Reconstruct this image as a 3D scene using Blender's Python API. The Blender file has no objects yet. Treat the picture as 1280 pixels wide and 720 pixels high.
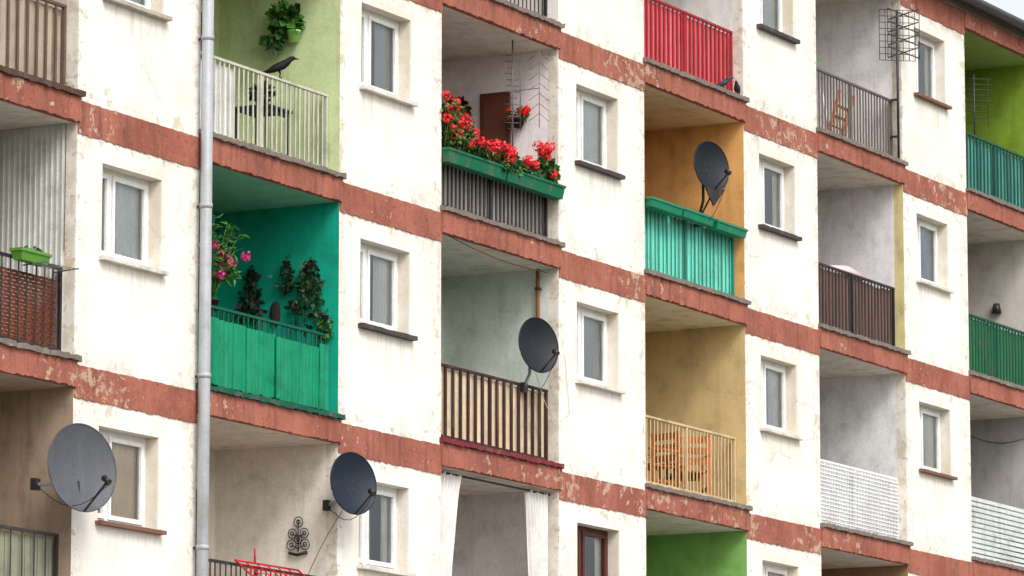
import bpy, math, random
from mathutils import Vector, Matrix
random.seed(7)
def U(a,b): return a+(b-a)*random.random()
scene=bpy.context.scene
BP=5.43; WW=2.41; H=2.8; L0=11.145; DEP=1.65
def P(i,u,y,k,w): return Vector((BP*i+u,y,L0+H*k+w))
def s2l(c):
    return tuple(((v/255)/12.92 if v/255<=0.04045 else ((v/255+0.055)/1.055)**2.4) for v in c)
# ------------------------------------------------------------------ nodes
class NT:
    def __init__(s,name):
        s.m=bpy.data.materials.new(name); s.m.use_nodes=True
        s.t=s.m.node_tree; s.t.nodes.clear()
        s.out=s.t.nodes.new('ShaderNodeOutputMaterial')
    def n(s,t,**k):
        nd=s.t.nodes.new(t)
        for a,b in k.items(): setattr(nd,a,b)
        return nd
    def put(s,sock,v):
        if isinstance(v,bpy.types.NodeSocket): s.t.links.new(v,sock)
        elif isinstance(v,(tuple,list)) and len(v)==3 and sock.type=='RGBA': sock.default_value=(*v,1)
        else: sock.default_value=v
    def pos(s): return s.n('ShaderNodeNewGeometry').outputs['Position']
    def mp(s,vec,sc,loc=(0,0,0)):
        nd=s.n('ShaderNodeMapping'); s.put(nd.inputs['Vector'],vec)
        nd.inputs['Scale'].default_value=sc; nd.inputs['Location'].default_value=loc
        return nd.outputs[0]
    def noise(s,vec,scale,det=4,rough=.55,dist=0):
        nd=s.n('ShaderNodeTexNoise'); s.put(nd.inputs['Vector'],vec)
        nd.inputs['Scale'].default_value=scale; nd.inputs['Detail'].default_value=det
        nd.inputs['Roughness'].default_value=rough; nd.inputs['Distortion'].default_value=dist
        return nd.outputs[0]
    def math(s,op,a,b=0.0,c=False):
        nd=s.n('ShaderNodeMath',operation=op); s.put(nd.inputs[0],a); s.put(nd.inputs[1],b); nd.use_clamp=c
        return nd.outputs[0]
    def rng(s,v,a,b,c=0.0,d=1.0):
        nd=s.n('ShaderNodeMapRange',interpolation_type='SMOOTHSTEP')
        if a>b: a,b,c,d=b,a,d,c
        s.put(nd.inputs[0],v)
        for i,x in enumerate((a,b,c,d)): nd.inputs[i+1].default_value=x
        return nd.outputs[0]
    def mix(s,f,a,b,bl='MIX'):
        nd=s.n('ShaderNodeMix',data_type='RGBA',blend_type=bl)
        s.put(nd.inputs[0],f); s.put(nd.inputs[6],a); s.put(nd.inputs[7],b)
        return nd.outputs[2]
    def finish(s,col,rough=.85,bump=None,bstr=.3,bdist=.01,spec=.3,metal=0,trans=None):
        b=s.n('ShaderNodeBsdfPrincipled')
        s.put(b.inputs['Base Color'],col); s.put(b.inputs['Roughness'],rough)
        b.inputs['Specular IOR Level'].default_value=spec; b.inputs['Metallic'].default_value=metal
        if bump is not None:
            bp=s.n('ShaderNodeBump'); s.put(bp.inputs['Height'],bump)
            bp.inputs['Strength'].default_value=bstr; bp.inputs['Distance'].default_value=bdist
            s.t.links.new(bp.outputs[0],b.inputs['Normal'])
        o=b.outputs[0]
        if trans:
            tr=s.n('ShaderNodeBsdfTranslucent'); s.put(tr.inputs[0],col)
            mx=s.n('ShaderNodeMixShader'); mx.inputs[0].default_value=trans
            s.t.links.new(o,mx.inputs[1]); s.t.links.new(tr.outputs[0],mx.inputs[2]); o=mx.outputs[0]
        s.t.links.new(o,s.out.inputs[0]); return s.m
def mul(c,f): return tuple(min(1,x*f) for x in c)
def facade_mat():
    s=NT('cream_facade_paint'); p=s.pos()
    sep=s.n('ShaderNodeSeparateXYZ'); s.put(sep.inputs[0],p); X,Y,Z=sep.outputs
    u=s.math('MULTIPLY',s.math('FRACT',s.math('DIVIDE',X,BP)),BP)
    z=s.math('MULTIPLY',s.math('FRACT',s.math('DIVIDE',s.math('SUBTRACT',Z,L0-5*H),H)),H)
    eh=s.math('MAXIMUM',s.rng(u,.38,0),s.rng(u,1.95,2.41))
    e=s.math('MAXIMUM',eh,s.rng(z,.4,0)); e=s.math('MAXIMUM',e,s.rng(z,2.15,2.45))
    big=s.noise(p,.55,4,.6)
    c=s.mix(s.rng(big,.35,.68),(.80,.765,.71),(.76,.72,.65))
    cl=s.noise(p,2.2,5,.62)
    c=s.mix(s.math('MULTIPLY',s.rng(cl,.50,.74),.42),c,(.60,.55,.475))
    g=s.noise(p,3.4,6,.68)
    gm=s.math('MULTIPLY',e,s.rng(g,.46,.64))
    c=s.mix(s.math('MULTIPLY',gm,.42),c,(.44,.375,.295))
    st=s.noise(s.mp(p,(7,7,.45)),1,4,.6)
    c=s.mix(s.math('MULTIPLY',s.rng(st,.53,.78),s.math('ADD',s.math('MULTIPLY',e,.28),.13)),c,(.42,.37,.31))
    us=s.math('MULTIPLY',s.rng(u,.35,.55),s.rng(u,1.85,1.65))
    zs=s.math('MULTIPLY',s.rng(z,.5,1.15),s.rng(z,1.24,1.2))
    st2=s.noise(s.mp(p,(14,14,.7)),1,3,.6)
    c=s.mix(s.math('MULTIPLY',s.math('MULTIPLY',us,zs),s.rng(st2,.44,.72,0,.5)),c,(.46,.40,.33))
    du=s.math('SUBTRACT',s.math('ABSOLUTE',s.math('SUBTRACT',u,1.07)),.58)
    dz=s.math('SUBTRACT',s.math('ABSOLUTE',s.math('SUBTRACT',z,1.71)),.5)
    ring=s.rng(s.math('ADD',s.math('MAXIMUM',du,dz),s.math('MULTIPLY',s.math('SUBTRACT',cl,.5),.35)),.10,.07)
    c=s.mix(s.math('MULTIPLY',ring,s.rng(big,.42,.56,.05,.5)),c,(.67,.585,.46))
    dv=s.n('ShaderNodeTexVoronoi',feature='DISTANCE_TO_EDGE'); dv.inputs['Scale'].default_value=.62
    av=s.n('ShaderNodeVectorMath',operation='ADD'); s.put(av.inputs[0],p)
    cv=s.n('ShaderNodeCombineXYZ'); s.put(cv.inputs[0],s.math('MULTIPLY',g,.6)); s.put(cv.inputs[2],s.math('MULTIPLY',cl,.6)); s.put(av.inputs[1],cv.outputs[0])
    s.put(dv.inputs['Vector'],av.outputs[0])
    cr=s.math('MULTIPLY',s.rng(dv.outputs[0],.008,.002),s.rng(big,.47,.56))
    c=s.mix(s.math('MULTIPLY',cr,.4),c,(.36,.31,.26))
    pe=s.noise(p,4.5,7,.7,.3)
    pm=s.rng(s.math('ADD',pe,s.math('MULTIPLY',e,.11)),.672,.69)
    c=s.mix(s.math('MULTIPLY',pm,.75),c,s.mix(s.rng(g,.4,.6),(.57,.44,.27),(.52,.48,.42)))
    pe2=s.noise(s.mp(p,(1,1,1),(9,3,5)),11,6,.7)
    pm2=s.rng(s.math('ADD',pe2,s.math('MULTIPLY',e,.10)),.69,.705)
    c=s.mix(s.math('MULTIPLY',pm2,.65),c,(.38,.29,.21))
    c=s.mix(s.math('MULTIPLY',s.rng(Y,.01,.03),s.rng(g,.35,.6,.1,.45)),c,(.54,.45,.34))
    f=s.noise(p,45,3,.6)
    c=s.mix(1.0,c,s.rng(f,.3,.7,.94,1.03),'MULTIPLY')
    hgt=s.math('SUBTRACT',s.math('ADD',s.math('MULTIPLY',g,.8),s.math('MULTIPLY',f,.25)),s.math('MULTIPLY',pm,.25))
    return s.finish(c,.9,hgt,.42,.014,.2)
def band_mat(name='flaking_red_band_paint',amt=0.0):
    s=NT(name); p=s.pos()
    c=s.mix(s.rng(s.noise(p,1.3,4,.6),.35,.7),s2l((164,101,84)),s2l((142,82,67)))
    c=s.mix(s.math('MULTIPLY',s.rng(s.noise(s.mp(p,(6,6,.8)),1,4,.65),.47,.72),.6),c,s2l((98,66,57)))
    zone=s.noise(p,.42,2,.5)
    pe=s.noise(p,5.5,7,.74,.25)
    pm=s.rng(s.math('ADD',pe,s.rng(zone,.40,.62,-.09,.09+amt)),.60,.63)
    c=s.mix(s.math('MULTIPLY',pm,.85),c,s.mix(s.rng(zone,.4,.6),s2l((224,210,194)),s2l((186,156,134))))
    pe2=s.noise(s.mp(p,(1,1,1),(5,1,2)),14,6,.72)
    c=s.mix(s.rng(pe2,.64,.67,0,.7),c,s2l((200,170,152)))
    c=s.mix(s.math('MULTIPLY',s.rng(pe2,.42,.36),.65),c,s2l((92,60,50)))
    f=s.noise(p,50,3)
    c=s.mix(1.0,c,s.rng(f,.3,.7,.85,1.06),'MULTIPLY')
    h=s.math('SUBTRACT',s.math('ADD',pe2,s.math('MULTIPLY',f,.3)),s.math('MULTIPLY',pm,.4))
    return s.finish(c,.85,h,.6,.015,.25)
def paint(name,rgb,dirt=.35,peel=.0,dirtc=(.16,.13,.10),rough=.8,fine=45,streak=True,spec=.3,peelc=(.55,.5,.42),bs=.3,trans=None,metal=0):
    s=NT(name); p=s.pos(); b=s2l(rgb)
    n1=s.noise(p,3.2,5,.64)
    c=s.mix(s.rng(n1,.35,.7),b,mul(b,.84))
    if streak: c=s.mix(s.math('MULTIPLY',s.rng(s.noise(s.mp(p,(6,6,.8)),1,4,.62),.48,.78),dirt),c,dirtc)
    if dirt>.15: c=s.mix(s.math('MULTIPLY',s.rng(n1,.54,.75),dirt),c,dirtc)
    h=s.noise(p,fine,3,.6)
    c=s.mix(1.0,c,s.rng(h,.3,.7,.91,1.05),'MULTIPLY')
    if peel>0:
        pm=s.rng(s.noise(s.mp(p,(1,1,1),(3,5,1)),7,6,.7),.72-peel,.735-peel)
        c=s.mix(pm,c,peelc)
    return s.finish(c,rough,h,bs,.006,spec,metal,trans)
def leafm(name,a,b,sc=25):
    s=NT(name); p=s.pos()
    c=s.mix(s.rng(s.noise(p,sc,1),.38,.62),s2l(a),s2l(b))
    return s.finish(c,.55,None,spec=.4,trans=.2)
MATS={}
def PM(key,*a,**k):
    if key not in MATS: MATS[key]=paint(key,*a,**k)
    return MATS[key]
FAC=facade_mat(); BAND=band_mat(); SLABM=band_mat('flaking_slab_edge_paint',-.035)
LEDGE=paint('weathered_concrete_ledge',(122,110,102),.75,.1,peelc=(.3,.24,.2),fine=30,bs=.6)
CEIL=paint('ceiling_whitewash',(222,212,200),.4,.04,dirtc=(.32,.25,.18),peelc=(.36,.3,.24))
FLOOR=paint('balcony_floor_concrete',(120,110,100),.5)
WHITEF=paint('white_window_frame',(236,236,234),.12,rough=.35,streak=False,bs=.05)
BROWNF=paint('brown_window_frame',(84,40,30),.2,rough=.45,streak=False,bs=.05)
BLACK=paint('black_iron_paint',(30,27,29),.3,rough=.5,spec=.5)
DARKM=paint('dark_metal',(48,46,50),.3,rough=.45,spec=.5)
ANT=paint('weathered_aluminium',(92,88,88),.3,rough=.5,spec=.5)
GALV=paint('galvanised_metal',(164,166,170),.4,rough=.45,spec=.5,dirtc=(.2,.19,.18))
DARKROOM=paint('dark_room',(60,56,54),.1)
def glass():
    s=NT('window_glass')
    t=s.n('ShaderNodeBsdfTransparent'); t.inputs[0].default_value=(.90,.94,.94,1)
    g=s.n('ShaderNodeBsdfGlossy'); g.inputs['Roughness'].default_value=.02; g.inputs[0].default_value=(.9,.95,1,1)
    fr=s.n('ShaderNodeFresnel'); fr.inputs[0].default_value=1.6
    bp=s.n('ShaderNodeBump'); s.put(bp.inputs['Height'],s.noise(s.pos(),1.6,1)); bp.inputs['Strength'].default_value=.12; bp.inputs['Distance'].default_value=.05
    s.t.links.new(bp.outputs[0],g.inputs['Normal'])
    m=s.n('ShaderNodeMixShader'); s.put(m.inputs[0],s.math('ADD',fr.outputs[0],.08,True))
    s.t.links.new(t.outputs[0],m.inputs[1]); s.t.links.new(g.outputs[0],m.inputs[2]); s.t.links.new(m.outputs[0],s.out.inputs[0]); return s.m
GLASS=glass()
# ------------------------------------------------------------------ mesh builder
class M:
    def __init__(s): s.v=[];s.f=[];s.mi=[];s.sm=[];s.mats=[]
    def m(s,mat):
        if mat not in s.mats: s.mats.append(mat)
        return s.mats.index(mat)
    def face(s,pts,mat,smooth=False):
        b=len(s.v); s.v+= [tuple(p) for p in pts]; s.f.append(tuple(range(b,b+len(pts)))); s.mi.append(s.m(mat)); s.sm.append(smooth)
    def box(s,x0,x1,y0,y1,z0,z1,mat,mtx=None):
        b=len(s.v); c=[(x,y,z) for x in(x0,x1) for y in(y0,y1) for z in(z0,z1)]
        if mtx is not None: c=[tuple(mtx@Vector(q)) for q in c]
        s.v+=c; k=s.m(mat)
        for f in((0,1,3,2),(4,6,7,5),(0,4,5,1),(2,3,7,6),(0,2,6,4),(1,5,7,3)):
            s.f.append(tuple(b+i for i in f)); s.mi.append(k); s.sm.append(False)
    def rbox(s,x0,x1,y0,y1,z0,z1,mat,j=.006,step=.06,jb=None):
        """box running along X whose front edges are slightly broken"""
        n=max(2,int((x1-x0)/step)); k=s.m(mat); jb=j if jb is None else jb
        b=len(s.v)
        for a in range(n+1):
            x=x0+(x1-x0)*a/n
            chip=U(0,1)<.06
            s.v+=[(x,y0+U(-j,j)*.5+(j*2 if chip else 0),z0+U(-jb,jb)),(x,y1,z0),(x,y1,z1),(x,y0+U(-j,j)*.5+(j*2 if chip else 0),z1+U(-j,j)-(j if chip else 0))]
        for a in range(n):
            o=b+a*4
            for q in range(4):
                s.f.append((o+q,o+4+q,o+4+(q+1)%4,o+(q+1)%4)); s.mi.append(k); s.sm.append(False)
        s.f.append((b,b+1,b+2,b+3)); s.mi.append(k); s.sm.append(False)
        o=b+n*4; s.f.append((o+3,o+2,o+1,o)); s.mi.append(k); s.sm.append(False)
    def loft(s,pts,rads,mat,seg=10,cap=True):
        pts=[Vector(p) for p in pts]; k=s.m(mat); b=len(s.v); n=len(pts)
        for i,p in enumerate(pts):
            t=(pts[min(i+1,n-1)]-pts[max(i-1,0)])
            if t.length<1e-9: t=Vector((0,0,1))
            t.normalize()
            up=Vector((0,0,1)) if abs(t.z)<.95 else Vector((0,1,0))
            sd=t.cross(up).normalized(); u2=sd.cross(t)
            r=rads[i] if isinstance(rads,(list,tuple)) else rads
            rw,rh=(r if isinstance(r,(tuple,list)) else (r,r))
            for q in range(seg):
                a=2*math.pi*q/seg
                s.v.append(tuple(p+sd*rw*math.cos(a)+u2*rh*math.sin(a)))
        for i in range(n-1):
            for q in range(seg):
                s.f.append((b+i*seg+q,b+i*seg+(q+1)%seg,b+(i+1)*seg+(q+1)%seg,b+(i+1)*seg+q)); s.mi.append(k); s.sm.append(True)
        if cap:
            s.f.append(tuple(b+q for q in range(seg))[::-1]); s.mi.append(k); s.sm.append(False)
            s.f.append(tuple(b+(n-1)*seg+q for q in range(seg))); s.mi.append(k); s.sm.append(False)
    def wave(s,x0,x1,y,z0,z1,mat,amp=.012,lam=.07,cloth=False,rows=1,zj=0.0):
        """hanging sheet along X"""
        n=max(4,int((x1-x0)/(lam/6))); k=s.m(mat); b=len(s.v); ph=U(0,6); acc=0
        cols=[]
        for a in range(n+1):
            if cloth: acc+=U(.5,1.5)*2*math.pi/6; o=math.sin(acc+ph)*amp*(.6+.5*math.sin(acc*.13))
            else: o=math.sin(2*math.pi*(x0+(x1-x0)*a/n)/lam)*amp
            cols.append(o)
        zo=0
        for a in range(n+1):
            zo=zo*.85+U(-zj,zj)
            for r in range(rows+1):
                q=r/rows
                yy=y+cols[a]*(1 if not cloth else (1.15-.4*q))+ (U(-.2,.2)*amp if cloth else 0)
                s.v.append((x0+(x1-x0)*a/n,yy,z0+(z1-z0)*q+(zo if r==0 else zo*.3)))
        for a in range(n):
            for r in range(rows):
                o=b+a*(rows+1)+r
                s.f.append((o,o+rows+1,o+rows+2,o+1)); s.mi.append(k); s.sm.append(True)
    def leaf(s,c,L,W,mat,d=None,up=None):
        c=Vector(c)
        d=Vector((U(-1,1),U(-1,1),U(-1,1))) if d is None else Vector(d)
        d.normalize(); q=Vector((U(-1,1),U(-1,1),U(-1,1))) if up is None else Vector(up)
        sd=d.cross(q)
        if sd.length<1e-4: return
        sd.normalize(); nn=sd.cross(d)
        s.face([c,c+d*L*.45+sd*W+nn*L*.1,c+d*L,c+d*L*.45-sd*W+nn*L*.1],mat)
    def foliage(s,c,r,n,L,mats,droop=.3,W=.38):
        c=Vector(c)
        for _ in range(n):
            while True:
                o=Vector((U(-1,1),U(-1,1),U(-1,1)))
                if o.length<1: break
            o=Vector((o.x*r[0],o.y*r[1],o.z*r[2]))
            d=o.normalized()+Vector((U(-.7,.7),U(-.7,.7),U(-.7,.7)-droop))
            l=L*U(.6,1.3)
            s.leaf(c+o,l,l*W,random.choice(mats),d)
    def bloom(s,c,r,n,mats,ps=.022):
        c=Vector(c)
        for _ in range(n):
            d=Vector((U(-1,1),U(-1,1),U(-1,1))).normalized()
            p=c+d*r*U(.6,1); t=d.cross(Vector((U(-1,1),U(-1,1),U(-1,1)))).normalized()
            s.leaf(p-t*ps*.5,ps*1.4,ps*.6,random.choice(mats),t+d*.3,d)
    def obj(s,name,parent=None,loc=None):
        me=bpy.data.meshes.new(name); me.from_pydata(s.v,[],s.f)
        for x in s.mats: me.materials.append(x)
        me.polygons.foreach_set('material_index',s.mi); me.polygons.foreach_set('use_smooth',s.sm)
        me.update(); o=bpy.data.objects.new(name,me); scene.collection.objects.link(o)
        if parent: o.parent=parent
        return o
# ------------------------------------------------------------------ building
bld=bpy.data.objects.new('apartment_building',None); scene.collection.objects.link(bld)
BAYS=range(-3,7); FL=range(-4,2)
WU0,WU1,WZ0,WZ1=.49,1.65,1.21,2.21
w=M()
for i in BAYS:
    for k in FL:
        xs=[0,WU0,WU1,WW]; zs=[0,WZ0,WZ1,H]
        for a in range(3):
            for b in range(3):
                if a==1 and b==1: continue
                w.face([P(i,xs[a],0,k,zs[b]),P(i,xs[a+1],0,k,zs[b]),P(i,xs[a+1],0,k,zs[b+1]),P(i,xs[a],0,k,zs[b+1])],FAC)
        y1=.25
        w.face([P(i,WU0,0,k,WZ0),P(i,WU0,y1,k,WZ0),P(i,WU0,y1,k,WZ1),P(i,WU0,0,k,WZ1)],FAC)
        w.face([P(i,WU1,0,k,WZ0),P(i,WU1,0,k,WZ1),P(i,WU1,y1,k,WZ1),P(i,WU1,y1,k,WZ0)],FAC)
        w.face([P(i,WU0,0,k,WZ1),P(i,WU0,y1,k,WZ1),P(i,WU1,y1,k,WZ1),P(i,WU1,0,k,WZ1)],FAC)
        w.face([P(i,WU0,0,k,WZ0),P(i,WU1,0,k,WZ0),P(i,WU1,y1,k,WZ0),P(i,WU0,y1,k,WZ0)],FAC)
X0=BP*BAYS[0]; X1=BP*(BAYS[-1]+1)+WW; ZT=L0+2*H
i=BAYS[-1]+1
w.face([(BP*i,0,-.3),(X1,0,-.3),(X1,0,ZT),(BP*i,0,ZT)],FAC)
w.face([(X0,0,-.3),(X0,11,-.3),(X0,11,ZT),(X0,0,ZT)],FAC)
w.face([(X1,0,-.3),(X1,11,-.3),(X1,11,ZT),(X1,0,ZT)],FAC)
w.face([(X0,11,-.3),(X1,11,-.3),(X1,11,ZT),(X0,11,ZT)],FAC)
w.obj('walls',bld)
b=M()
for i in list(BAYS)+[BAYS[-1]+1]:
    for k in range(-3,3):
        b.rbox(BP*i+.004,BP*i+WW-.004,-.014,.02,L0+H*k-.35,L0+H*k,BAND,.004,.05,.009)
b.obj('painted_bands',bld)
r=M(); TAR=paint('roof_felt',(60,60,64),.3)
r.box(X0-.1,X1+.1,-.16,11.2,ZT+.10,ZT+.16,TAR)
r.box(X0-.05,X1+.05,-.06,11.1,ZT+.002,ZT+.10,LEDGE)
r.loft([(X0,-.24,ZT+.12),(X1,-.24,ZT+.12)],.075,DARKM,10)
r.obj('roof',bld)
s_=M()
for i in BAYS:
    for k in range(-3,3):
        a,c=BP*i+WW,BP*(i+1)
        s_.rbox(a-.02,c+.02,-.035,.05,L0+H*k-.235,L0+H*k+.03,SLABM,.006,.05,.011)
        if k<2:
            LM=LEDGE
            if (i,k)==(1,-1): LM=PM('maroon_ledge_paint',(112,40,48),.5)
            if (i,k)==(0,-1): LM=PM('green_ledge_paint',(22,80,64),.6)
            if (i,k)==(-1,0): LM=PM('brown_ledge_paint',(80,56,48),.6)
            s_.rbox(a-.035,c+.045,-.075,.24,L0+H*k+.032,L0+H*k+.088,LM,.009,.05,.010)
            s_.box(a,c,.24,DEP,L0+H*k,L0+H*k+.06,FLOOR)
s_.obj('balcony_slabs',bld)
WALLC={(-1,0):(196,184,166),(-1,-1):(210,208,203),(-1,-2):(170,148,126),(0,0):(202,214,162),(0,-1):(0,162,134),(0,-2):(240,231,218),
(1,1):(234,228,222),(1,0):(240,230,230),(1,-1):(214,222,212),(1,-2):(232,226,222),(2,1):(236,232,228),(2,0):(226,170,104),(2,-1):(210,184,132),
(2,-2):(132,180,96),(3,1):(238,234,234),(3,0):(234,228,230),(3,-1):(232,230,230),(4,1):(132,162,52),(4,0):(204,198,190),(4,-1):(182,178,176),(0,1):(190,208,148),(3,-2):(150,120,90)}
CEILC={(0,-1):(120,184,152),(2,0):(232,206,164),(2,-1):(230,218,184),(0,0):(214,220,190),(4,1):(160,180,100),(0,-2):(230,214,196),(-1,-2):(190,170,150),(1,-1):(214,218,206)}
for i in BAYS:
    for k in FL:
        m=M(); a,c=BP*i+WW,BP*(i+1); z0=L0+H*k; z1=z0+H
        col=WALLC.get((i,k),random.choice([(220,212,204),(206,196,170),(200,205,196)]))
        wm=paint('loggia_wall_paint',col,.36 if (i,k)!=(-1,-2) else .7,.03,dirtc=mul(s2l(col),.45))
        cm=CEIL if (i,k) not in CEILC else paint('loggia_ceiling_paint',CEILC[(i,k)],.35,.03,dirtc=(.3,.24,.17))
        st=.15; white=(i,k) in [(1,-1),(1,0),(3,1),(3,-1),(2,1),(0,-2),(1,-2),(-1,0),(-1,-1),(4,0)]
        em=FAC if white else wm
        if (i,k)==(3,0): em=PM('yellow_edge_paint',(212,198,142),.35)
        m.face([(c,0,z0),(c,st,z0),(c,st,z1),(c,0,z1)],em)
        if (i,k)==(-1,-1):
            kk=paint('ribbed_white_cladding',(212,211,206),.3,rough=.5)
            y=st
            while y<DEP:
                m.box(c-.012,c-.001,y,min(DEP,y+.062),z0+.06,z1-.245,kk); m.box(c-.026,c-.0121,y+.01,y+.024,z0+.06,z1-.246,kk); y+=.068
        m.face([(c,st,z0),(c,DEP,z0),(c,DEP,z1),(c,st,z1)],wm)
        m.face([(a,0,z0),(a,DEP,z0),(a,DEP,z1),(a,0,z1)],wm)
        m.face([(a,DEP,z0),(c,DEP,z0),(c,DEP,z1),(a,DEP,z1)],wm)
        m.box(a,c,.05,DEP,z1-.24,z1-.2,cm)
        for (d0,d1,q0,q1) in ((.35,1.2,.06,2.15),(1.45,2.7,.95,2.15)):
            x0,x1=a+d0,a+d1
            m.box(x0,x0+.07,DEP-.04,DEP-.003,z0+q0,z0+q1,WHITEF); m.box(x1-.07,x1,DEP-.04,DEP-.003,z0+q0,z0+q1,WHITEF)
            m.box(x0+.07,x1-.07,DEP-.04,DEP-.003,z0+q0,z0+q0+.07,WHITEF); m.box(x0+.07,x1-.07,DEP-.04,DEP-.003,z0+q1-.07,z0+q1,WHITEF)
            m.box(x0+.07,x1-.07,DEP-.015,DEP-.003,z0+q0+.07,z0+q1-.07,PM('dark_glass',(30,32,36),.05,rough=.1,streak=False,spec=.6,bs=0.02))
        m.obj('loggia_interior',bld)
# windows
CUR={'white':PM('white_net_curtain',(228,226,222),.1),'grey':PM('grey_curtain',(184,182,182),.15),'peach':PM('peach_blind',(236,204,168),.1),'blue':PM('blueish_curtain',(142,160,180),.1)}
SILL={'w':PM('white_sill',(214,208,200),.4),'d':PM('dark_sill',(70,60,62),.4),'b':PM('brown_sill',(120,84,68),.5),'c':PM('concrete_sill',(176,166,154),.5)}
WIN={(0,-1):('w','white','full'),(0,-2):('b','peach','full'),(0,0):('c','white','full'),(1,0):('w','grey','half'),(1,-1):('d','white','half'),(1,-2):('w','white','gap'),
(2,0):('d','white','full'),(2,-1):('w','grey','full'),(2,-2):('b','white','gap'),(3,1):('d','white','half'),(3,0):('d','white','gap'),(3,-1):('w','white','half'),(3,-2):('w','peach','full'),
(4,1):('b','white','gap'),(4,0):('w','blue','full'),(4,-1):('b','white','half')}
for i in BAYS:
    for k in FL:
        sc,cu,mode=WIN.get((i,k),(random.choice('wdbc'),random.choice(['white','grey','white']),random.choice(['full','half','gap'])))
        fm=BROWNF if (i,k)==(2,-2) else WHITEF
        m=M(); a,c=BP*i+WU0,BP*i+WU1; z0,z1=L0+H*k+WZ0,L0+H*k+WZ1
        fw=.055; ya,yb=.165,.215; mu=a+.40
        m.box(a+.001,a+fw,ya,yb,z0+.001,z1-.001,fm); m.box(c-fw,c-.001,ya,yb,z0+.001,z1-.001,fm)
        m.box(a+fw,c-fw,ya,yb,z0+.001,z0+fw,fm); m.box(a+fw,c-fw,ya,yb,z1-fw,z1-.001,fm)
        m.box(mu-.03,mu+.03,ya,yb,z0+fw,z1-fw,fm)
        for (p0,p1) in ((a+fw+.004,mu-.034),(mu+.034,c-fw-.004)):
            q0,q1=z0+fw+.004,z1-fw-.004; t=.05; y0,y1=ya-.018,ya+.03
            m.box(p0,p0+t,y0,y1,q0,q1,fm); m.box(p1-t,p1,y0,y1,q0,q1,fm)
            m.box(p0+t,p1-t,y0,y1,q0,q0+t,fm); m.box(p0+t,p1-t,y0,y1,q1-t,q1,fm)
            m.face([(p0+t,ya+.01,q0+t),(p1-t,ya+.01,q0+t),(p1-t,ya+.01,q1-t),(p0+t,ya+.01,q1-t)],GLASS)
            m.box(p0+t-.003,p0+t+.003,y0-.002,y0+.01,q0+t,q1-t,BLACK)
        sm=SILL[sc]; th=.035 if sc!='d' else .045
        m.rbox(a-.05,c+.05,-.085,.0,z0-th-.01,z0-.004,sm,.003)
        m.box(a+.002,c-.002,0,ya,z0+.002,z0+.012,sm)
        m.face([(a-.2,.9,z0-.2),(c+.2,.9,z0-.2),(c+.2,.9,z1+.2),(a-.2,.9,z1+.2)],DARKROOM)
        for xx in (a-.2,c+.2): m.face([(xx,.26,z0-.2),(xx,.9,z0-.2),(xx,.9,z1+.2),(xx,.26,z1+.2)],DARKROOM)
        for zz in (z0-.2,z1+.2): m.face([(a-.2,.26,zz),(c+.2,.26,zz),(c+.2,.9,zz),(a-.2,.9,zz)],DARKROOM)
        cm=CUR[cu]; cy=.237
        if mode=='full': m.wave(a+.01,c-.01,cy,z0+.02,z1-.01,cm,.012,.09,True,3)
        elif mode=='half': m.wave(a+.70,c-.01,cy,z0+.02,z1-.01,cm,.013,.08,True,3); m.wave(a+.01,a+.45,cy,z0+.02,z1-.01,cm,.013,.08,True,3)
        else:
            m.wave(a+.01,a+.66,cy,z0+.02,z1-.01,cm,.013,.08,True,3); m.wave(c-.24,c-.01,cy,z0+.02,z1-.01,cm,.013,.08,True,3)
        m.obj('window',bld)
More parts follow.
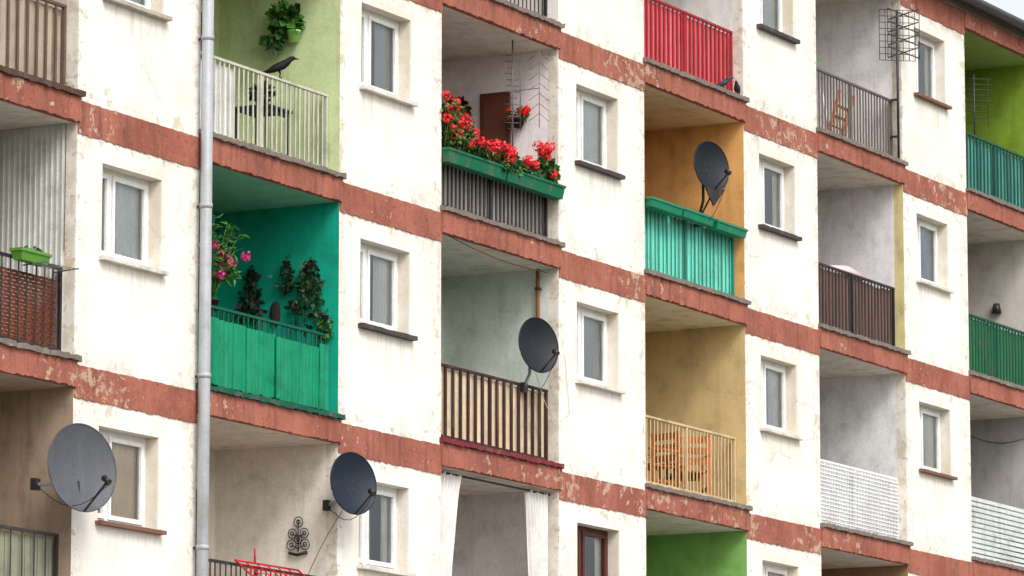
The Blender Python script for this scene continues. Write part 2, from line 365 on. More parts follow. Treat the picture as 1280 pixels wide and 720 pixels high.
# ------------------------------------------------------------------ railings
RY=.16
def rail(i,k,bar,kind=None,pm=None,gap=.105,bw=.016,ht=1.03,part=None,z0=.14,py=.035,pt=.05,amp=.02,name='balcony_railing'):
    m=M(); a,c=BP*i+WW+.03,BP*(i+1)-.02; zb=L0+H*k
    m.box(a,c,RY-.02,RY+.02,zb+ht-.03,zb+ht,bar)
    m.box(a,c,RY-.012,RY+.012,zb+z0,zb+z0+.03,bar)
    for x in (a+.02,(a+c)/2,c-.02): m.box(x-.018,x+.018,RY-.017,RY+.017,zb+.08,zb+ht-.031,bar)
    n=int((c-a)/gap)
    for q in range(1,n):
        x=a+(c-a)*q/n+U(-.006,.006); dx=U(-.006,.006)
        m.loft([(x,RY-.001,zb+z0+.028),(x+dx,RY-.001,zb+ht-.028)],bw*.62,bar,4,False)
    y=RY+py
    p0,p1=(a+.03,c-.03) if not part else (a+part[0],a+part[1])
    if kind=='corr': m.wave(p0,p1,y,zb+.16,zb+ht-pt,pm,.013,.076)
    if kind=='cloth': m.wave(p0,p1,y,zb+.15,zb+ht-pt,pm,amp,.12,True,4,.006)
    if kind=='sheet':
        x=p0
        while x<p1-.05:
            ww=U(.35,.7); m.wave(x,min(x+ww+.03,p1),y+U(-.012,.014),zb+.12+U(0,.04),zb+ht-pt-U(0,.06),pm,.023,.085,True,3,.006); x+=ww
    if kind=='flat': m.wave(p0,p1,y,zb+.15,zb+ht-.06,pm,.01,.3,True,4,.004)
    if kind=='boards':
        x=p0
        while x<p1-.02:
            ww=U(.085,.12); m.box(x,min(x+ww,p1),y+U(0,.008),y+.022,zb+.13+U(0,.02),zb+ht-.04-U(0,.03),pm); x+=ww+U(.006,.016)
    if kind=='hslats':
        z=zb+.12
        while z<zb+ht-.05: m.box(a,c,RY-.045,RY-.028,z,z+.055,pm); z+=.078
    if kind=='lattice':
        x=a
        while x<c: m.box(x,x+.012,RY-.03,RY-.022,zb+.12,zb+ht-.04,pm); x+=.055
        z=zb+.12
        while z<zb+ht-.04: m.box(a,c,RY-.040,RY-.031,z,z+.012,pm); z+=.055
        m.box(a+.03,c-.03,RY+.04,RY+.05,zb+.13,zb+ht-.08,PM('lattice_back_sheet',(206,206,210),.3))
    if kind=='wicker':
        z=zb+.14; n=0
        while z<zb+ht-.16:
            m.wave(p0,p1,y+.005,z,z+.034,pm,.008*(1 if n%2 else -1),.1); z+=.038; n+=1
    return m.obj(name)
g=paint('light_grey_rail_paint',(190,190,174),.4,.04)
rail(-1,0,paint('brown_rail_paint',(100,78,66),.4),'cloth',PM('beige_canvas',(168,154,136),.4),gap=.17,bw=.03)
rail(-1,-1,BLACK,'wicker',PM('brown_wicker',(104,50,30),.4),gap=.15)
rail(-1,-2,DARKM,'boards',PM('grey_green_boards',(140,142,120),.5),gap=.2)
rail(0,0,g,'flat',PM('white_plastic_sheet',(236,236,236),.15),part=(.0,1.0),gap=.1,bw=.022,py=.035)
rail(0,-1,PM('green_rail_paint',(4,84,64),.2),'sheet',PM('green_corrugated_plastic',(4,156,112),.6,rough=.3,trans=.3,dirtc=(.0,.13,.08)),gap=.105,bw=.018,py=-.045,pt=.13)
rail(0,-2,BLACK,None)
rail(1,1,BLACK,None)
rail(1,0,BLACK,'boards',PM('pale_boards',(196,188,182),.3),gap=.1,bw=.026)
rail(1,-1,PM('maroon_rail_paint',(66,30,30),.4),'cloth',PM('cream_fabric_screen',(206,188,158),.4),gap=.175,bw=.036,py=.028,amp=.012)
rail(1,-2,BLACK,None)
rail(2,1,PM('red_rail_paint',(164,36,48),.25),'cloth',PM('red_fabric_screen',(214,112,114),.25),gap=.125,bw=.028,py=.026,amp=.01)
rail(2,0,PM('teal_rail_paint',(40,132,116),.3),'corr',PM('turquoise_corrugated_sheet',(108,204,184),.35),gap=.115,bw=.014,py=.024)
rail(2,-1,PM('beige_rail_paint',(204,178,138),.4,.05,peelc=(.2,.12,.08)),None,gap=.105,bw=.018)
rail(2,-2,BLACK,None)
rail(3,1,PM('grey_brown_rail',(104,94,90),.4),None,gap=.1,bw=.022)
rail(3,0,BLACK,'boards',PM('brown_boards',(140,106,94),.5),gap=.11,bw=.022)
rail(3,-1,PM('white_rail',(232,232,232),.15),'lattice',PM('white_lattice',(240,240,240),.1),gap=.22)
rail(3,-2,DARKM,None)
rail(4,1,PM('dark_green_rail',(16,84,70),.3),'corr',PM('aqua_sheet',(96,160,152),.4),gap=.13,bw=.026)
rail(4,0,PM('dark_green_rail',(16,84,70),.3),'boards',PM('bright_green_boards',(70,140,76),.45),gap=.12,bw=.026)
rail(4,-1,PM('white_rail'),'hslats',PM('pale_grey_slats',(206,212,212),.35),gap=.3)
done={(-1,0),(-1,-1),(-1,-2),(0,0),(0,-1),(0,-2),(1,1),(1,0),(1,-1),(1,-2),(2,1),(2,0),(2,-1),(2,-2),(3,1),(3,0),(3,-1),(3,-2),(4,1),(4,0),(4,-1)}
for i in BAYS:
    for k in FL:
        if (i,k) not in done:
            rail(i,k,random.choice([BLACK,DARKM,g]),random.choice([None,'boards','corr']),random.choice([PM('beige_canvas'),PM('pale_boards'),PM('brown_boards')]),gap=.14)
# ------------------------------------------------------------------ downpipe
m=M(); px=2.37; py=-.115
m.loft([(px,py,0),(px,py,ZT+.05)],.066,GALV,16)
z=1.0
while z<ZT:
    m.loft([(px,py,z),(px,py,z+.05)],.074,GALV,16); m.box(px-.012,px+.012,py,0.0,z+.01,z+.035,DARKM)
    z+=1.87
m.obj('downpipe')
# ------------------------------------------------------------------ satellite dishes
def dish(c,R,col,arm_to,n=(-.354,-.936,.10),plate=False):
    c=Vector(c); yv=Vector(n).normalized(); xv=Vector((0,0,1)).cross(yv)*-1; xv.normalize(); zv=xv.cross(yv)
    if zv.z<0: zv=-zv
    T=lambda x,y,z: c+xv*x+yv*y+zv*z
    dm=paint('dish_enamel',col,.35,rough=.5,spec=.35,streak=True,dirtc=mul(s2l(col),1.8),bs=.05); m=M()
    seg=48; rn=10; fi=m.m(dm)
    for side in (0,1):
        b=len(m.v)
        for a in range(rn+1):
            rr=R*a/rn
            for q in range(seg):
                t=2*math.pi*q/seg
                y=.22*R*(rr/R)**2-.22*R-(.012 if side else 0)
                m.v.append(tuple(T(rr*math.cos(t),y,rr*1.08*math.sin(t))))
        for a in range(rn):
            for q in range(seg):
                m.f.append((b+a*seg+q,b+a*seg+(q+1)%seg,b+(a+1)*seg+(q+1)%seg,b+(a+1)*seg+q)); m.mi.append(fi); m.sm.append(True)
    m.loft([T(R*math.cos(2*math.pi*q/seg),-.004,R*1.08*math.sin(2*math.pi*q/seg)) for q in range(seg+1)],.009,dm,6,False)
    for bx in(-.045,.045):
        for bz in(-.05,.05): m.loft([T(bx,-.215*R,bz),T(bx,-.205*R+.003,bz)],.006,ANT,6)
    m.loft([T(0,-.20*R,-.3*R),T(0,-.12*R,-1.04*R),T(0,.02*R,-1.06*R),T(0,.92*R,-.56*R)],.013,BLACK,8)
    m.loft([T(0,1.06*R,-.56*R),T(0,.94*R,-.48*R),T(0,.86*R,-.42*R)],[.03,.03,.036],BLACK,12)
    m.loft([T(0,.98*R,-.50*R),T(0,.99*R,-.62*R)],[.028,.024],BLACK,10)
    m.box(-.07,.07,-.1,-.0,-.1,.1,GALV,Matrix.Translation(T(0,-.26*R,0))@Matrix((xv,yv,zv)).transposed().to_4x4())
    back=T(0,-.26*R-.09,-.02)
    A=Vector(arm_to)
    m.loft([back+Vector((0,0,.1)),back-Vector((0,0,.14))],.022,GALV,10)
    low=back-Vector((0,0,.12))
    m.loft([low,Vector((low.x,low.y,(low.z+A.z)/2)) if abs(low.z-A.z)>.3 else (low+A)/2,A],.02,DARKM if plate else GALV,10)
    m.box(A.x-.05,A.x+.05,A.y-.03,A.y+.03,A.z-.06,A.z+.06,DARKM)
    if plate:
        q=T(0,.0,-1.08*R)
        for dy in (-.02,-.035): m.face([q+xv*-.17+Vector((0,dy,.03)),q+xv*.19+Vector((0,dy,.03)),q+xv*.04+Vector((0,dy,-.22))],BLACK)
        m.loft([q,A],.012,BLACK,6)
    s0=T(0,1.0*R,-.62*R); pts=[s0]
    for q in range(1,9):
        f=q/8; pts.append(s0.lerp(A,f)-Vector((0,0,.22*math.sin(math.pi*f))))
    m.loft(pts,.0045,BLACK,5)
    return m.obj('satellite_dish')
dish(P(-1,5.08,-.36,-2,1.66),.425,(80,82,88),P(-1,4.95,.13,-2,1.5))
dish(P(0,5.28,-.30,-2,2.07),.33,(16,29,44),P(0,5.40,.12,-2,1.85))
dish(P(1,4.71,-.10,-1,1.49),.32,(17,23,32),P(1,4.75,.13,-1,.98))
dish(P(2,4.22,-.10,0,1.74),.315,(10,18,27),P(2,4.25,.13,0,1.0),plate=True)
# ------------------------------------------------------------------ antennas
m=M(); b=P(1,4.62,.22,0,1.0)
m.loft([b,b+Vector((0,0,1.55))],.011,ANT,8)
d=Vector((.62,-.78,0))
for q in range(13):
    z=.42+.078*q; l=.06+.05*math.sin(q*1.9)**2
    m.loft([b+Vector((0,0,z))-d*l,b+Vector((0,0,z))+d*l],.0055,ANT,5)
m.loft([b+Vector((0,0,.4))+d*.1,b+Vector((0,0,1.4))+d*.1],.006,ANT,5)
c=b+d*.34+Vector((0,0,.95))
m.loft([b+Vector((0,0,.9)),c],.007,ANT,5)
for q in range(7):
    z=-.42+.13*q; tz=Vector((0,0,.10))
    m.loft([c+Vector((0,0,z))-d*.13,c+Vector((0,0,z))+tz,c+Vector((0,0,z))+d*.12],.0045,ANT,5)
m.loft([c+Vector((0,0,-.5)),c+Vector((0,0,.5))],.005,ANT,5)
m.obj('television_antenna')
m=M(); b=P(4,3.2,.18,1,.9)
m.loft([b,b+Vector((0,0,1.1))],.012,DARKM,8)
for q in range(9):
    z=.35+.085*q
    m.loft([b+Vector((0,0,z))-d*.2,b+Vector((0,0,z))+d*.28],.006,DARKM,5)
for o_ in (-.15,.0,.22): m.loft([b+d*o_+Vector((0,0,.3)),b+d*o_+Vector((0,0,1.05))],.005,DARKM,5)
m.loft([b+Vector((0,0,.7)),b-d*.5+Vector((0,0,.72))],.008,DARKM,5)
m.obj('television_antenna')
m=M(); b=P(3,5.36,.03,1,.1)
m.loft([b,b+Vector((0,0,2.25))],.02,DARKM,8)
rv=Vector((.62,-.78,0)).normalized(); nv=Vector((-.78,-.62,0)).normalized(); cc=b+Vector((0,0,1.88))
for q in range(7): m.loft([cc+rv*(-.27+.09*q)-Vector((0,0,.38)),cc+rv*(-.27+.09*q)+Vector((0,0,.38))],.006,DARKM,4)
for q in range(9): m.loft([cc-rv*.27+Vector((0,0,-.38+.095*q)),cc+rv*.27+Vector((0,0,-.38+.095*q))],.005,DARKM,4)
for q in range(4):
    o=cc+nv*.14+rv*.06+Vector((0,0,-.285+.19*q))
    for sg in(1,-1):
        e1=o+rv*sg*.24+Vector((0,0,.085)); e2=o+rv*sg*.24-Vector((0,0,.085))
        m.loft([o,e1],.010,DARKM,5); m.loft([o,e2],.010,DARKM,5); m.loft([e1,e2],.006,DARKM,5)
    m.loft([o,o-nv*.14],.006,DARKM,5)
for z in (.35,.9): m.box(b.x-.02,b.x+.02,b.y,RY,b.z+z,b.z+z+.03,DARKM)
m.obj('television_antenna')
# ------------------------------------------------------------------ plants
G1=leafm('leaf_green',(46,96,34),(90,142,52)); G2=leafm('leaf_dark_green',(20,50,26),(40,78,34)); G3=leafm('leaf_dusky',(26,32,28),(58,44,40))
RED=leafm('geranium_red',(222,14,24),(246,44,56)); PINK=leafm('petal_pink',(248,110,122),(220,40,60)); MAG=leafm('petal_magenta',(200,30,110),(226,80,150))
TERRA=PM('terracotta',(150,82,56),.3); DPOT=PM('dark_pot',(56,40,36),.2)
def pot(m,c,r,h,mat,seg=16):
    c=Vector(c)
    m.loft([c,c+Vector((0,0,h*.85)),c+Vector((0,0,h*.85)),c+Vector((0,0,h))],[r*.72,r*.95,r*1.08,r*1.08],mat,seg)
def planter_box(m,x0,x1,y0,y1,z0,z1,mat):
    def ring(z,e): return [(x0-e,y0-e,z),(x1+e,y0-e,z),(x1+e,y1+e,z),(x0-e,y1+e,z)]
    A=ring(z0,-.02);B_=ring(z1-.03,0);C=ring(z1-.03,.012);D=ring(z1,.012)
    for a,b in((A,B_),(B_,C),(C,D)):
        for q in range(4): m.face([a[q],a[(q+1)%4],b[(q+1)%4],b[q]],mat)
    m.face(A,mat); m.face([(x0,y0,z1-.02),(x1,y0,z1-.02),(x1,y1,z1-.02),(x0,y1,z1-.02)],PM('potting_soil',(50,36,28),.2))
m=M(); GB=PM('green_planter_paint',(8,100,68),.6,.06,peelc=(.04,.09,.06))
a=BP+WW+.02; c=BP*2-.02; zb=L0
for (x0,x1) in ((a,(a+c)/2-.01),((a+c)/2+.01,c+.02)): planter_box(m,x0,x1,-.09,.09,zb+.63,zb+.80,GB)
for x in (a+.3,a+1.2,a+1.9,c-.3): m.box(x-.012,x+.012,.08,RY,zb+.66,zb+.69,BLACK)
m.foliage(((a+c)/2,0.02,zb+.86),(1.5,.13,.13),1150,.085,[G1,G2,G2],.1)
def flower(x,hh):
    z=zb+.88+U(0,hh); y=U(-.12,.12)
    m.loft([(x,y*.5,zb+.78),(x+U(-.03,.03),y,z)],.004,G1,4)
    m.bloom((x,y,z),U(.05,.078),60,[RED,RED,RED,PINK] if U(0,1)>.15 else [PINK,PINK,RED],.03)
for _ in range(44):
    x=U(a,c-.05); q=(x-a)/(c-a); flower(x,.34 if q<.25 else (.2 if q<.6 else .12))
for _ in range(9):
    x=c-U(.1,.5); flower(x,.38); m.foliage((x,0,zb+.95),(.1,.1,.12),34,.08,[G1,G2],.2)
for _ in range(20):
    x=a+U(.0,.55); z=zb+1.0+U(0,.44); y=U(-.08,.12)
    m.loft([(x,y*.5,zb+.78),(x,y,z)],.004,G1,4)
    m.bloom((x,y,z),U(.05,.075),56,[RED,RED,PINK],.03); m.foliage((x,y,z-.1),(.1,.1,.1),34,.07,[G1,G2],.2)
m.obj('geranium_planter')
m=M(); TB=PM('teal_trough_plastic',(16,128,94),.25,rough=.45)
a=BP*2+WW
for q in range(3):
    x0=a+.04+q*1.0; zz=L0+U(-.03,.015); planter_box(m,x0,x0+.92,RY-.24+U(-.02,.02),RY-.05,zz+.95,zz+1.07,TB)
    m.box(x0+.3,x0+.33,RY-.05,RY+.0,L0+1.0,L0+1.04,TB)
    m.box(x0+.65,x0+.68,RY-.05,RY+.0,L0+1.0,L0+1.04,TB)
m.obj('flower_trough')
m=M(); planter_box(m,-.98,-.46,.0,.14,L0-H+.97,L0-H+1.09,PM('lime_plastic',(88,146,50),.25,rough=.45)); m.foliage((-.7,.07,L0-H+1.11),(.2,.05,.03),30,.04,[G1,G2]); m.obj('flower_trough')
def vine(y,z,w_,h_,n,mats,x=5.43,name='hanging_plant',L=.07,blobs=5):
    m=M(); c=Vector((x-.07,y,z))
    pot(m,c+Vector((0,0,h_*.30)),.045,.07,DPOT)
    m.loft([c+Vector((.065,0,h_*.30+.14)),c+Vector((0,0,h_*.3+.13)),c+Vector((0,0,h_*.3+.05))],.006,BLACK,6)
    for q in range(blobs):
        yy=(q/(blobs-1)-.5)*w_*U(.7,1.1); zt=U(-.55,.1)*h_ if q%2 else -.5*h_*U(.8,1.1)
        top=h_*.42*U(.5,1)
        for t in range(6):
            f=t/5; p_=c+Vector((U(-.02,.02),yy*min(1,f*1.6+.2)+U(-.03,.03),top+(zt-top)*f))
            if U(0,1)<.22: continue
            m.foliage(p_,(.03,w_*.10+.012,h_*.06),int(n/(blobs*6)*U(.5,1.6)),L,mats,.5)
        m.loft([c+Vector((0,0,h_*.36)),c+Vector((0,yy*.8,h_*.1)),c+Vector((0,yy,zt))],.005,G2,4)
    return m.obj(name)
vine(1.14,L0-H+1.55,.28,.72,270,[G3,G3,G2],L=.075)
vine(.66,L0-H+1.74,.12,.34,90,[G2,G3,G2],L=.07,blobs=3)
vine(.36,L0-H+1.52,.42,.86,300,[G2,G2,G2,G3],blobs=7,L=.08)
vine(.14,L0-H+1.10,.14,.24,60,[G2,G1],blobs=3,L=.075)
m=M()
m.loft([(5.40,.83,L0-H+1.17),(5.40,.83,L0-H+1.21),(5.40,.83,L0-H+1.31),(5.40,.83,L0-H+1.42),(5.40,.83,L0-H+1.46)],[.012,(.02,.055),(.025,.07),(.02,.055),.012],PM('dark_basket',(50,40,36),.3),14)
m.obj('wall_plaque')
m=M(); c=P(0,3.35,.42,-1,.06)
m.loft([c,c+Vector((0,0,1.0))],[.03,.02],BLACK,8); pot(m,c+Vector((0,0,.98)),.09,.13,DPOT)
for q in range(22):
    e=c+Vector((U(-.35,.38),U(-.25,.2),U(1.25,2.15))); mid=(c+Vector((0,0,1.1))+e)/2+Vector((0,0,.1))
    m.loft([c+Vector((0,0,1.1)),mid,e],.005,G1,4)
    for t in range(11):
        p=mid.lerp(e,t/10); m.leaf(p,.13,.022,random.choice([G1,G1,G2]),(U(-1,1),U(-1,1),U(-.6,.4)))
for q in range(13):
    e=c+Vector((U(-.25,.45),U(-.2,.1),U(1.35,1.8))); m.bloom(e,.05,34,[MAG],.032)
m.obj('potted_flowering_plant')
m=M(); c=Vector((5.32,.56,L0+1.68)); pot(m,c,.08,.13,PM('light_green_pot',(160,214,120),.1,rough=.4))
m.loft([c+Vector((.10,0,.02)),c+Vector((.07,0,.02))],.01,BLACK,6)
m.foliage(c+Vector((-.03,.12,.27)),(.1,.15,.15),110,.14,[G1,G1,G2],.25,.42); m.foliage(c+Vector((-.05,.24,.06)),(.06,.08,.10),36,.13,[G1,G2],.7,.42)
m.obj('hanging_plant')
xw=BP*2
m=M(); c=Vector((xw-.1,1.42,L0+1.75)); pot(m,c-Vector((0,0,.05)),.09,.12,DPOT); m.foliage(c+Vector((0,0,.12)),(.1,.17,.16),260,.08,[G3,G3,G2,RED],.3); m.loft([c+Vector((.1,0,.2)),c+Vector((0,0,.2)),c],.006,BLACK,6); m.obj('hanging_plant')
m=M(); c=Vector((xw-.1,.52,L0+1.62)); pot(m,c-Vector((0,0,.04)),.07,.12,DPOT); m.foliage(c+Vector((0,0,.12)),(.09,.14,.09),110,.06,[G2,G1],.3)
for _ in range(9): m.bloom(c+Vector((U(-.08,.02),U(-.15,.15),U(.08,.22))),.04,34,[RED],.024)
m.loft([c+Vector((.1,0,.1)),c+Vector((0,0,.1)),c],.006,BLACK,6); m.obj('hanging_plant')
m=M(); BW=PM('brown_cupboard_wood',(92,50,34),.4,rough=.6)
m.box(xw-.05,xw-.003,.68,1.10,L0+1.36,L0+2.08,BW); m.box(xw-.06,xw-.051,.72,1.06,L0+1.41,L0+2.03,PM('brown_panel_wood',(104,58,40),.5,rough=.6))
m.obj('wooden_wall_panel')
m=M(); m.loft([(xw-.05,.27,L0-.24),(xw-.05,.27,L0-1.35)],.025,PM('rusty_pipe',(134,82,44),.4),10)
for z in (.5,1.1): m.box(xw-.08,xw-.001,.24,.30,L0-z,L0-z+.03,DARKM)
m.obj('conduit_pipe')
# ------------------------------------------------------------------ birds
def bird(base,L,d,body,beak,neck=None,name='crow'):
    m=M(); b=Vector(base); d=Vector(d).normalized(); sd=d.cross(Vector((0,0,1)))
    T=lambda f,u,s=0: b+d*f*L+Vector((0,0,u*L))+sd*s*L
    pr=[(-.56,.10,.035,.008),(-.46,.14,.045,.012),(-.32,.20,.055,.03),(-.2,.25,.095,.075),(-.05,.30,.125,.115),(.10,.37,.125,.12),(.2,.44,.10,.10),(.27,.51,.072,.078),(.33,.555,.07,.072),(.39,.565,.058,.056),(.42,.56,.035,.035)]
    m.loft([T(f,u) for f,u,_,_ in pr],[(a*L,c*L) for _,_,a,c in pr],body,14)
    if neck: m.loft([T(.16,.43),T(.25,.50),T(.30,.53)],[(.108*L,.106*L),(.083*L,.088*L),(.075*L,.078*L)],neck,14)
    m.loft([T(.42,.56),T(.48,.55),T(.54,.525)],[(.028*L,.03*L),(.018*L,.022*L),(.004*L,.005*L)],beak,8)
    for s in(1,-1):
        m.loft([T(.17,.40,.10*s),T(.05,.34,.125*s),T(-.15,.25,.10*s),T(-.35,.17,.055*s),T(-.5,.12,.02*s)],[(.02*L,.05*L),(.03*L,.10*L),(.03*L,.085*L),(.02*L,.04*L),(.008*L,.012*L)],body,10)
        m.loft([T(-.0,.22,.05*s),T(.03,.12,.05*s),T(.0,.01,.05*s)],[.03*L,.015*L,.012*L],beak,6)
        for t in (-.05,0,.05): m.loft([T(0,.012,.05*s),T(.07,.01,.05*s+t)],.008*L,beak,5)
        m.loft([T(.37,.575,.052*s),T(.37,.575,.062*s)],.012*L,PM('bird_eye',(10,10,10),0,rough=.1),6)
    return m.obj(name)
CROW=PM('crow_feathers',(14,16,22),.1,rough=.6,streak=False,spec=.2); BEAK=PM('crow_beak',(24,24,26),.0,rough=.4,streak=False)
bird(P(0,4.34,RY,0,1.03),.42,(.60,-.80,0),CROW,BEAK)
PG=PM('pigeon_feathers',(64,66,78),.2,rough=.7,streak=False); PN=PM('pigeon_neck',(40,62,66),.1,rough=.4,streak=False); PB=PM('pigeon_beak',(90,60,60),.1,streak=False)
bird(P(2,4.80,-.0,1,.088),.30,(.3,-.8,0),PG,PB,PN,'pigeon'); bird(P(2,5.22,-.01,1,.088),.30,(-.9,-.3,0),PG,PB,PN,'pigeon')
GN=PM('green_parakeet_plumage',(70,140,90),.1)
bird(P(3,2.68,RY,1,1.03),.2,(.6,-.7,0),GN,PB,None,'small_green_bird')
# ------------------------------------------------------------------ furniture
def chair(base,ang,mat,name='wooden_chair',sw=.52):
    m=M(); T=Matrix.Translation(Vector(base))@Matrix.Rotation(ang,4,'Z')
    B_=lambda *a: m.box(*a,mat,T)
    h=sw/2
    for x in(-h,h-.05):
        B_(x,x+.05,-h,-h+.05,0,.62); B_(x,x+.05,h-.05,h,0,.92); B_(x-.008,x+.058,-h-.02,h+.0,.621,.655); B_(x+.008,x+.036,-h+.05,h-.05,.2,.24)
    for q in range(6): y=-h+.0+q*.084; B_(-h+.051,h-.051,y,y+.066,.42,.445)
    B_(-h+.051,h-.051,-h+.005,-h+.03,.35,.419)
    for z in(.52,.66,.81): B_(-h+.051,h-.051,h-.035,h-.014,z,z+.09)
    return m.obj(name)
WOOD=PM('oiled_wood',(184,98,38),.25,rough=.5)
chair(P(2,4.72,.52,-1,.06),2.2,WOOD); chair(P(2,3.85,.62,-1,.06),-1.9,WOOD)
def table(base,w_,d_,h,mat,name,leg=.03):
    m=M(); x,y,z=base
    m.box(x-w_/2,x+w_/2,y-d_/2,y+d_/2,z+h-.03,z+h,mat)
    for a in(-1,1):
        for c in(-1,1):
            px_,py_=x+a*(w_/2-.05),y+c*(d_/2-.05); m.box(px_-leg/2,px_+leg/2,py_-leg/2,py_+leg/2,z,z+h-.031,mat)
    m.box(x-w_/2+.04,x+w_/2-.04,y-d_/2+.03,y-d_/2+.05,z+h-.09,z+h-.031,mat)
    return m.obj(name)
table(P(0,4.72,.62,0,.06),.55,.5,.72,PM('dark_table_paint',(50,56,72),.2),'balcony_table')
m=M(); c=P(0,4.72,.62,0,.78); pot(m,c+Vector((0,0,.002)),.08,.12,DARKM); m.foliage(c+Vector((0,0,.19)),(.12,.12,.1),130,.07,[G3,G2],.2); m.obj('potted_plant')
table(P(2,4.27,.55,-1,.06),.32,.35,.5,WOOD,'small_wooden_table')
m=M(); c=P(3,3.95,.6,1,.06); CF=PM('cream_fabric_screen')
for dx in(0,.5):
    m.loft([c+Vector((dx,0,0)),c+Vector((dx+.6,.0,1.0))],.028,WOOD,6); m.loft([c+Vector((dx+.5,.05,0)),c+Vector((dx+.05,.05,.9))],.026,PM('white_rail'),6)
for q in range(5): m.loft([c+Vector((.1*q+.05,.02,.17*q+.1)),c+Vector((.1*q+.6,.02,.17*q+.1))],.018,WOOD,6)
for q in range(4): m.face([c+Vector((.14*q,.03,.2*q+.05)),c+Vector((.14*q+.5,.03,.2*q+.05)),c+Vector((.14*q+.57,.03,.2*q+.2)),c+Vector((.14*q+.07,.03,.2*q+.2))],CF)
m.obj('folding_deck_chair')
m=M(); c=P(3,4.0,RY+.12,0,.98)
m.loft([c+Vector((-.55,.04,.04)),c+Vector((0,.03,.09)),c+Vector((.5,.05,.07))],[(.09,.08),(.12,.1),(.1,.09)],PM('pink_blanket',(214,190,186),.2),14)
m.obj('rolled_blanket')
m=M(); m.loft([P(4,5.43,.75,0,1.5),P(4,5.36,.75,0,1.5)],.03,BLACK,8); m.loft([P(4,5.36,.75,0,1.57),P(4,5.36,.75,0,1.42)],[.05,.08],BLACK,12); m.obj('wall_lamp')
CW=PM('white_balcony_curtain',(238,234,230),.12,trans=.2)
m=M(); x=BP+WW
def drape(x0,x1,xt0,xt1):
    n=48; rows=12; b=len(m.v); zt=L0-H-.30; ZB=L0-2*H+.1
    for q in range(rows+1):
        f=q/rows; g_=min(1,f*1.3)**.7; a=x0+(xt0-x0)*g_; c=x1+(xt1-x1)*g_
        for j in range(n+1):
            t=j/n; m.v.append((a+(c-a)*t,.12+.035*math.sin(t*7*2*math.pi+.8*math.sin(q*.35+t*5)+t*t*3),zt+(ZB-zt)*f-.02*math.sin(t*20)*(q==0)))
    kk=m.m(CW)
    for q in range(rows):
        for j in range(n):
            o=b+q*(n+1)+j; m.f.append((o,o+1,o+n+2,o+n+1)); m.mi.append(kk); m.sm.append(True)
drape(x+.15,x+.72,x+.12,x+.38)
drape(x+2.35,x+2.93,x+2.55,x+2.93)
m.loft([(x+.02,.12,L0-H-.29),(x+3.0,.12,L0-H-.29)],.014,BLACK,8)
m.obj('balcony_curtain')
m=M(); c=Vector((5.40,.5,L0-2*H+1.5))
m.loft([c-Vector((0,0,.16)),c+Vector((0,0,.2))],.008,BLACK,6)
for (dy,dz,r_) in ((-.09,-.08,.06),(.09,-.08,.06),(-.08,.05,.055),(.08,.05,.055),(0,.18,.06),(0,-.02,.05)):
    o=c+Vector((0,dy,dz)); m.loft([c+Vector((0,0,dz-.05)),o],.006,BLACK,5)
    m.loft([o+Vector((0,math.cos(t*math.pi/6)*r_,math.sin(t*math.pi/6)*r_)) for t in range(13)],.006,BLACK,5)
    m.loft([o+Vector((0,math.cos(t*math.pi/6)*r_*.4,math.sin(t*math.pi/6)*r_*.4)) for t in range(13)],.006,BLACK,5)
m.loft([c+Vector((.0,-.12,-.17)),c+Vector((-.02,0,-.2)),c+Vector((.0,.12,-.17))],.02,BLACK,6)
m.obj('wall_ornament')
# red drying rack hung over the railing, tipped outwards
m=M(); RP=PM('red_plastic',(196,40,50),.15,rough=.4,streak=False); c=P(0,3.45,RY-.02,-2,1.06)
Q=lambda x,y,z=0: c+Vector((x,-.36*y,-.30*y+z))
for y in(0,1): m.loft([Q(0,y),Q(1.35,y)],.012,RP,6)
for x_ in(0,1.35): m.loft([Q(x_,0),Q(x_,1)],.012,RP,6)
for q in range(1,7): m.loft([Q(0,q/7),Q(1.35,q/7)],.005,RP,5)
for q in range(1,6): m.loft([Q(q*.225,0),Q(q*.225,1)],.007,RP,5)
m.loft([Q(.0,1),Q(.0,.6,-.35)],.008,RP,5); m.loft([Q(1.35,1),Q(1.35,.6,-.35)],.008,RP,5)
m.loft([Q(.42,0),Q(.42,0,.16)],.012,RP,6)
m.obj('drying_rack')
m=M(); c=P(-1,5.0,RY,-1,.95)
for q in range(4): m.loft([c+Vector((-.35,-.08-.07*q,.0)),c+Vector((.30,-.08-.07*q,.02))],.004,ANT,5)
for dx in(-.3,.25): m.loft([c+Vector((dx,0,0)),c+Vector((dx,-.32,.02))],.008,ANT,6)
m.obj('clothes_line_rack')
m=M()
def cable(a,b,sag,n=12,r=.0045,mt=BLACK):
    a=Vector(a);b=Vector(b); m.loft([a.lerp(b,q/n)-Vector((0,0,sag*math.sin(math.pi*q/n))) for q in range(n+1)],r,mt,5)
cable(P(4,5.42,.1,-1,2.3),P(4,5.42,1.5,-1,2.45),.2)
WC=PM('white_cable',(200,196,190),.1)
cable(P(1,5.0,.1,-1,1.2),(BP*2+.25,-.02,L0-H+.75),.3,mt=WC); cable((BP*2+.25,-.02,L0-H+.75),(BP*2+.12,-.02,L0-H+1.5),-.05,mt=WC)
cable(P(0,5.2,-.2,-2,1.75),P(0,4.9,.1,-2,.95),-.05)
cable(P(1,2.6,.02,-1,2.56),P(1,5.35,.12,-1,2.5),.06,mt=PM('rusty_pipe'),r=.008)
cable(P(-1,5.40,.12,0,.2),P(-1,5.41,.13,-1,1.2),.1)
m.obj('cable')
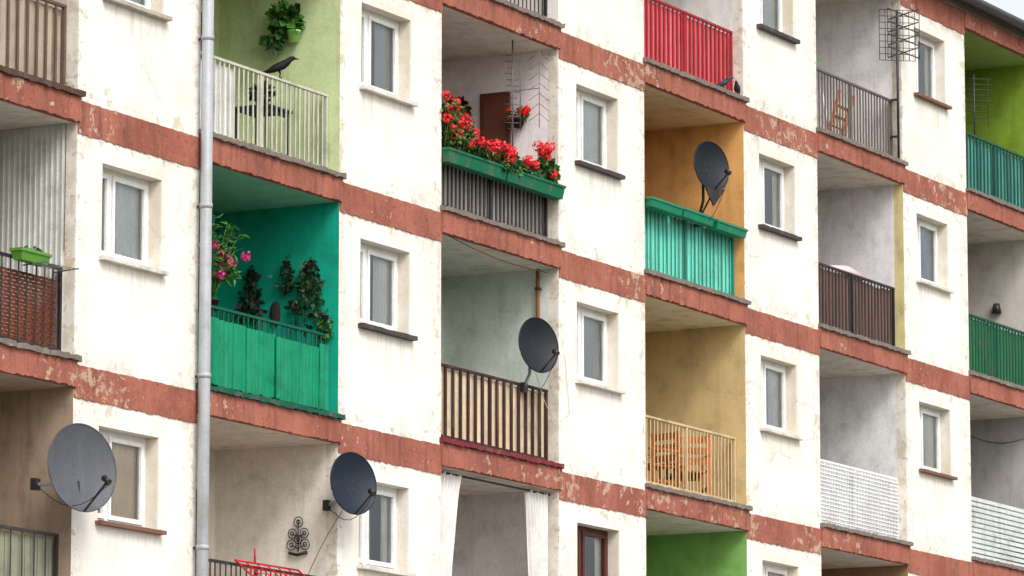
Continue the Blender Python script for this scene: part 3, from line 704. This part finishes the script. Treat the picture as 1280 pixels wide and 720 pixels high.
# ------------------------------------------------------------------ ground
def groundmat(name,a,b,sc):
    s=NT(name); p=s.pos(); c=s.mix(s.rng(s.noise(p,sc,6,.65),.35,.65),a,b); return s.finish(c,.95,s.noise(p,sc*8,3),.5,.03)
m=M(); q=900
m.face([(-q,-q,0),(q,-q,0),(q,q,0),(-q,q,0)],groundmat('grass_ground',(.06,.09,.03),(.11,.10,.05),.6)); m.obj('ground')
s=NT('bounce_concrete_paving'); p=s.pos(); br=s.n('ShaderNodeTexBrick'); s.put(br.inputs['Vector'],p); br.offset=.5
for a_,v in (('Scale',1.0),('Mortar Size',.012),('Brick Width',.6),('Row Height',.6)): br.inputs[a_].default_value=v
br.inputs['Color1'].default_value=(.44,.42,.39,1);br.inputs['Color2'].default_value=(.38,.36,.34,1);br.inputs['Mortar'].default_value=(.15,.14,.12,1)
PAVE=s.finish(s.mix(s.math('MULTIPLY',s.rng(s.noise(p,.8,4),.45,.7),.5),br.outputs[0],(.25,.23,.2)),.9)
m=M(); m.box(X0-6,X1+6,-12,-.05,-.2,.13,PAVE); m.obj('bounce_pavement')  # unseen forecourt, paved in pale concrete to bounce light up onto balcony ceilings
m=M(); m.box(-200,200,-21,-13,-.2,.006,groundmat('asphalt',(.05,.05,.052),(.065,.063,.06),2))
x=-200
while x<200: m.box(x,x+2,-17.06,-16.94,-.1,.010,PM('road_marking_paint',(220,220,215),.3)); x+=5
m.obj('road')
# ------------------------------------------------------------------ camera
f=5800.0; p=math.atan(915/f)
cx=3160/math.sqrt(3160**2+915**2+f**2); ch=math.sqrt(1-cx*cx)
fh=Vector((ch,cx,0)); Rv=Vector((cx,-ch,0)); Zv=Vector((0,0,1))
F=fh*math.cos(p)+Zv*math.sin(p); Uv=Zv*math.cos(p)-fh*math.sin(p)
cam=bpy.data.cameras.new('camera'); co=bpy.data.objects.new('camera',cam); scene.collection.objects.link(co)
C=Vector((0,0,L0))-Vector((39.963,26.688,9.545))
co.matrix_world=Matrix(((Rv.x,Uv.x,-F.x,C.x),(Rv.y,Uv.y,-F.y,C.y),(Rv.z,Uv.z,-F.z,C.z),(0,0,0,1)))
cam.sensor_width=36; cam.lens=36*f/1280; cam.clip_start=.5; cam.clip_end=3000
scene.camera=co
# ------------------------------------------------------------------ light
sd=Vector((-.45,-.72,.85)).normalized()
el=math.asin(sd.z); az=math.atan2(sd.x,sd.y)
wd=bpy.data.worlds.new('World'); scene.world=wd; wd.use_nodes=True; nt=wd.node_tree; nt.nodes.clear()
sky=nt.nodes.new('ShaderNodeTexSky'); sky.sky_type='NISHITA'; sky.sun_disc=False; sky.sun_elevation=el; sky.sun_rotation=az; sky.dust_density=4; sky.air_density=1.2
hs=nt.nodes.new('ShaderNodeHueSaturation'); hs.inputs['Saturation'].default_value=.22; hs.inputs['Value'].default_value=1.6
bg=nt.nodes.new('ShaderNodeBackground'); bg.inputs[1].default_value=.15; wo=nt.nodes.new('ShaderNodeOutputWorld')
nt.links.new(sky.outputs[0],hs.inputs['Color']); nt.links.new(hs.outputs[0],bg.inputs[0]); nt.links.new(bg.outputs[0],wo.inputs[0])
sl=bpy.data.lights.new('sun','SUN'); sl.energy=1.35; sl.angle=math.radians(20); sl.color=(1,.98,.95)
so=bpy.data.objects.new('sun',sl); scene.collection.objects.link(so); so.rotation_euler=sd.to_track_quat('Z','Y').to_euler()
scene.view_settings.view_transform='Standard'; scene.view_settings.look='None'; scene.view_settings.exposure=0
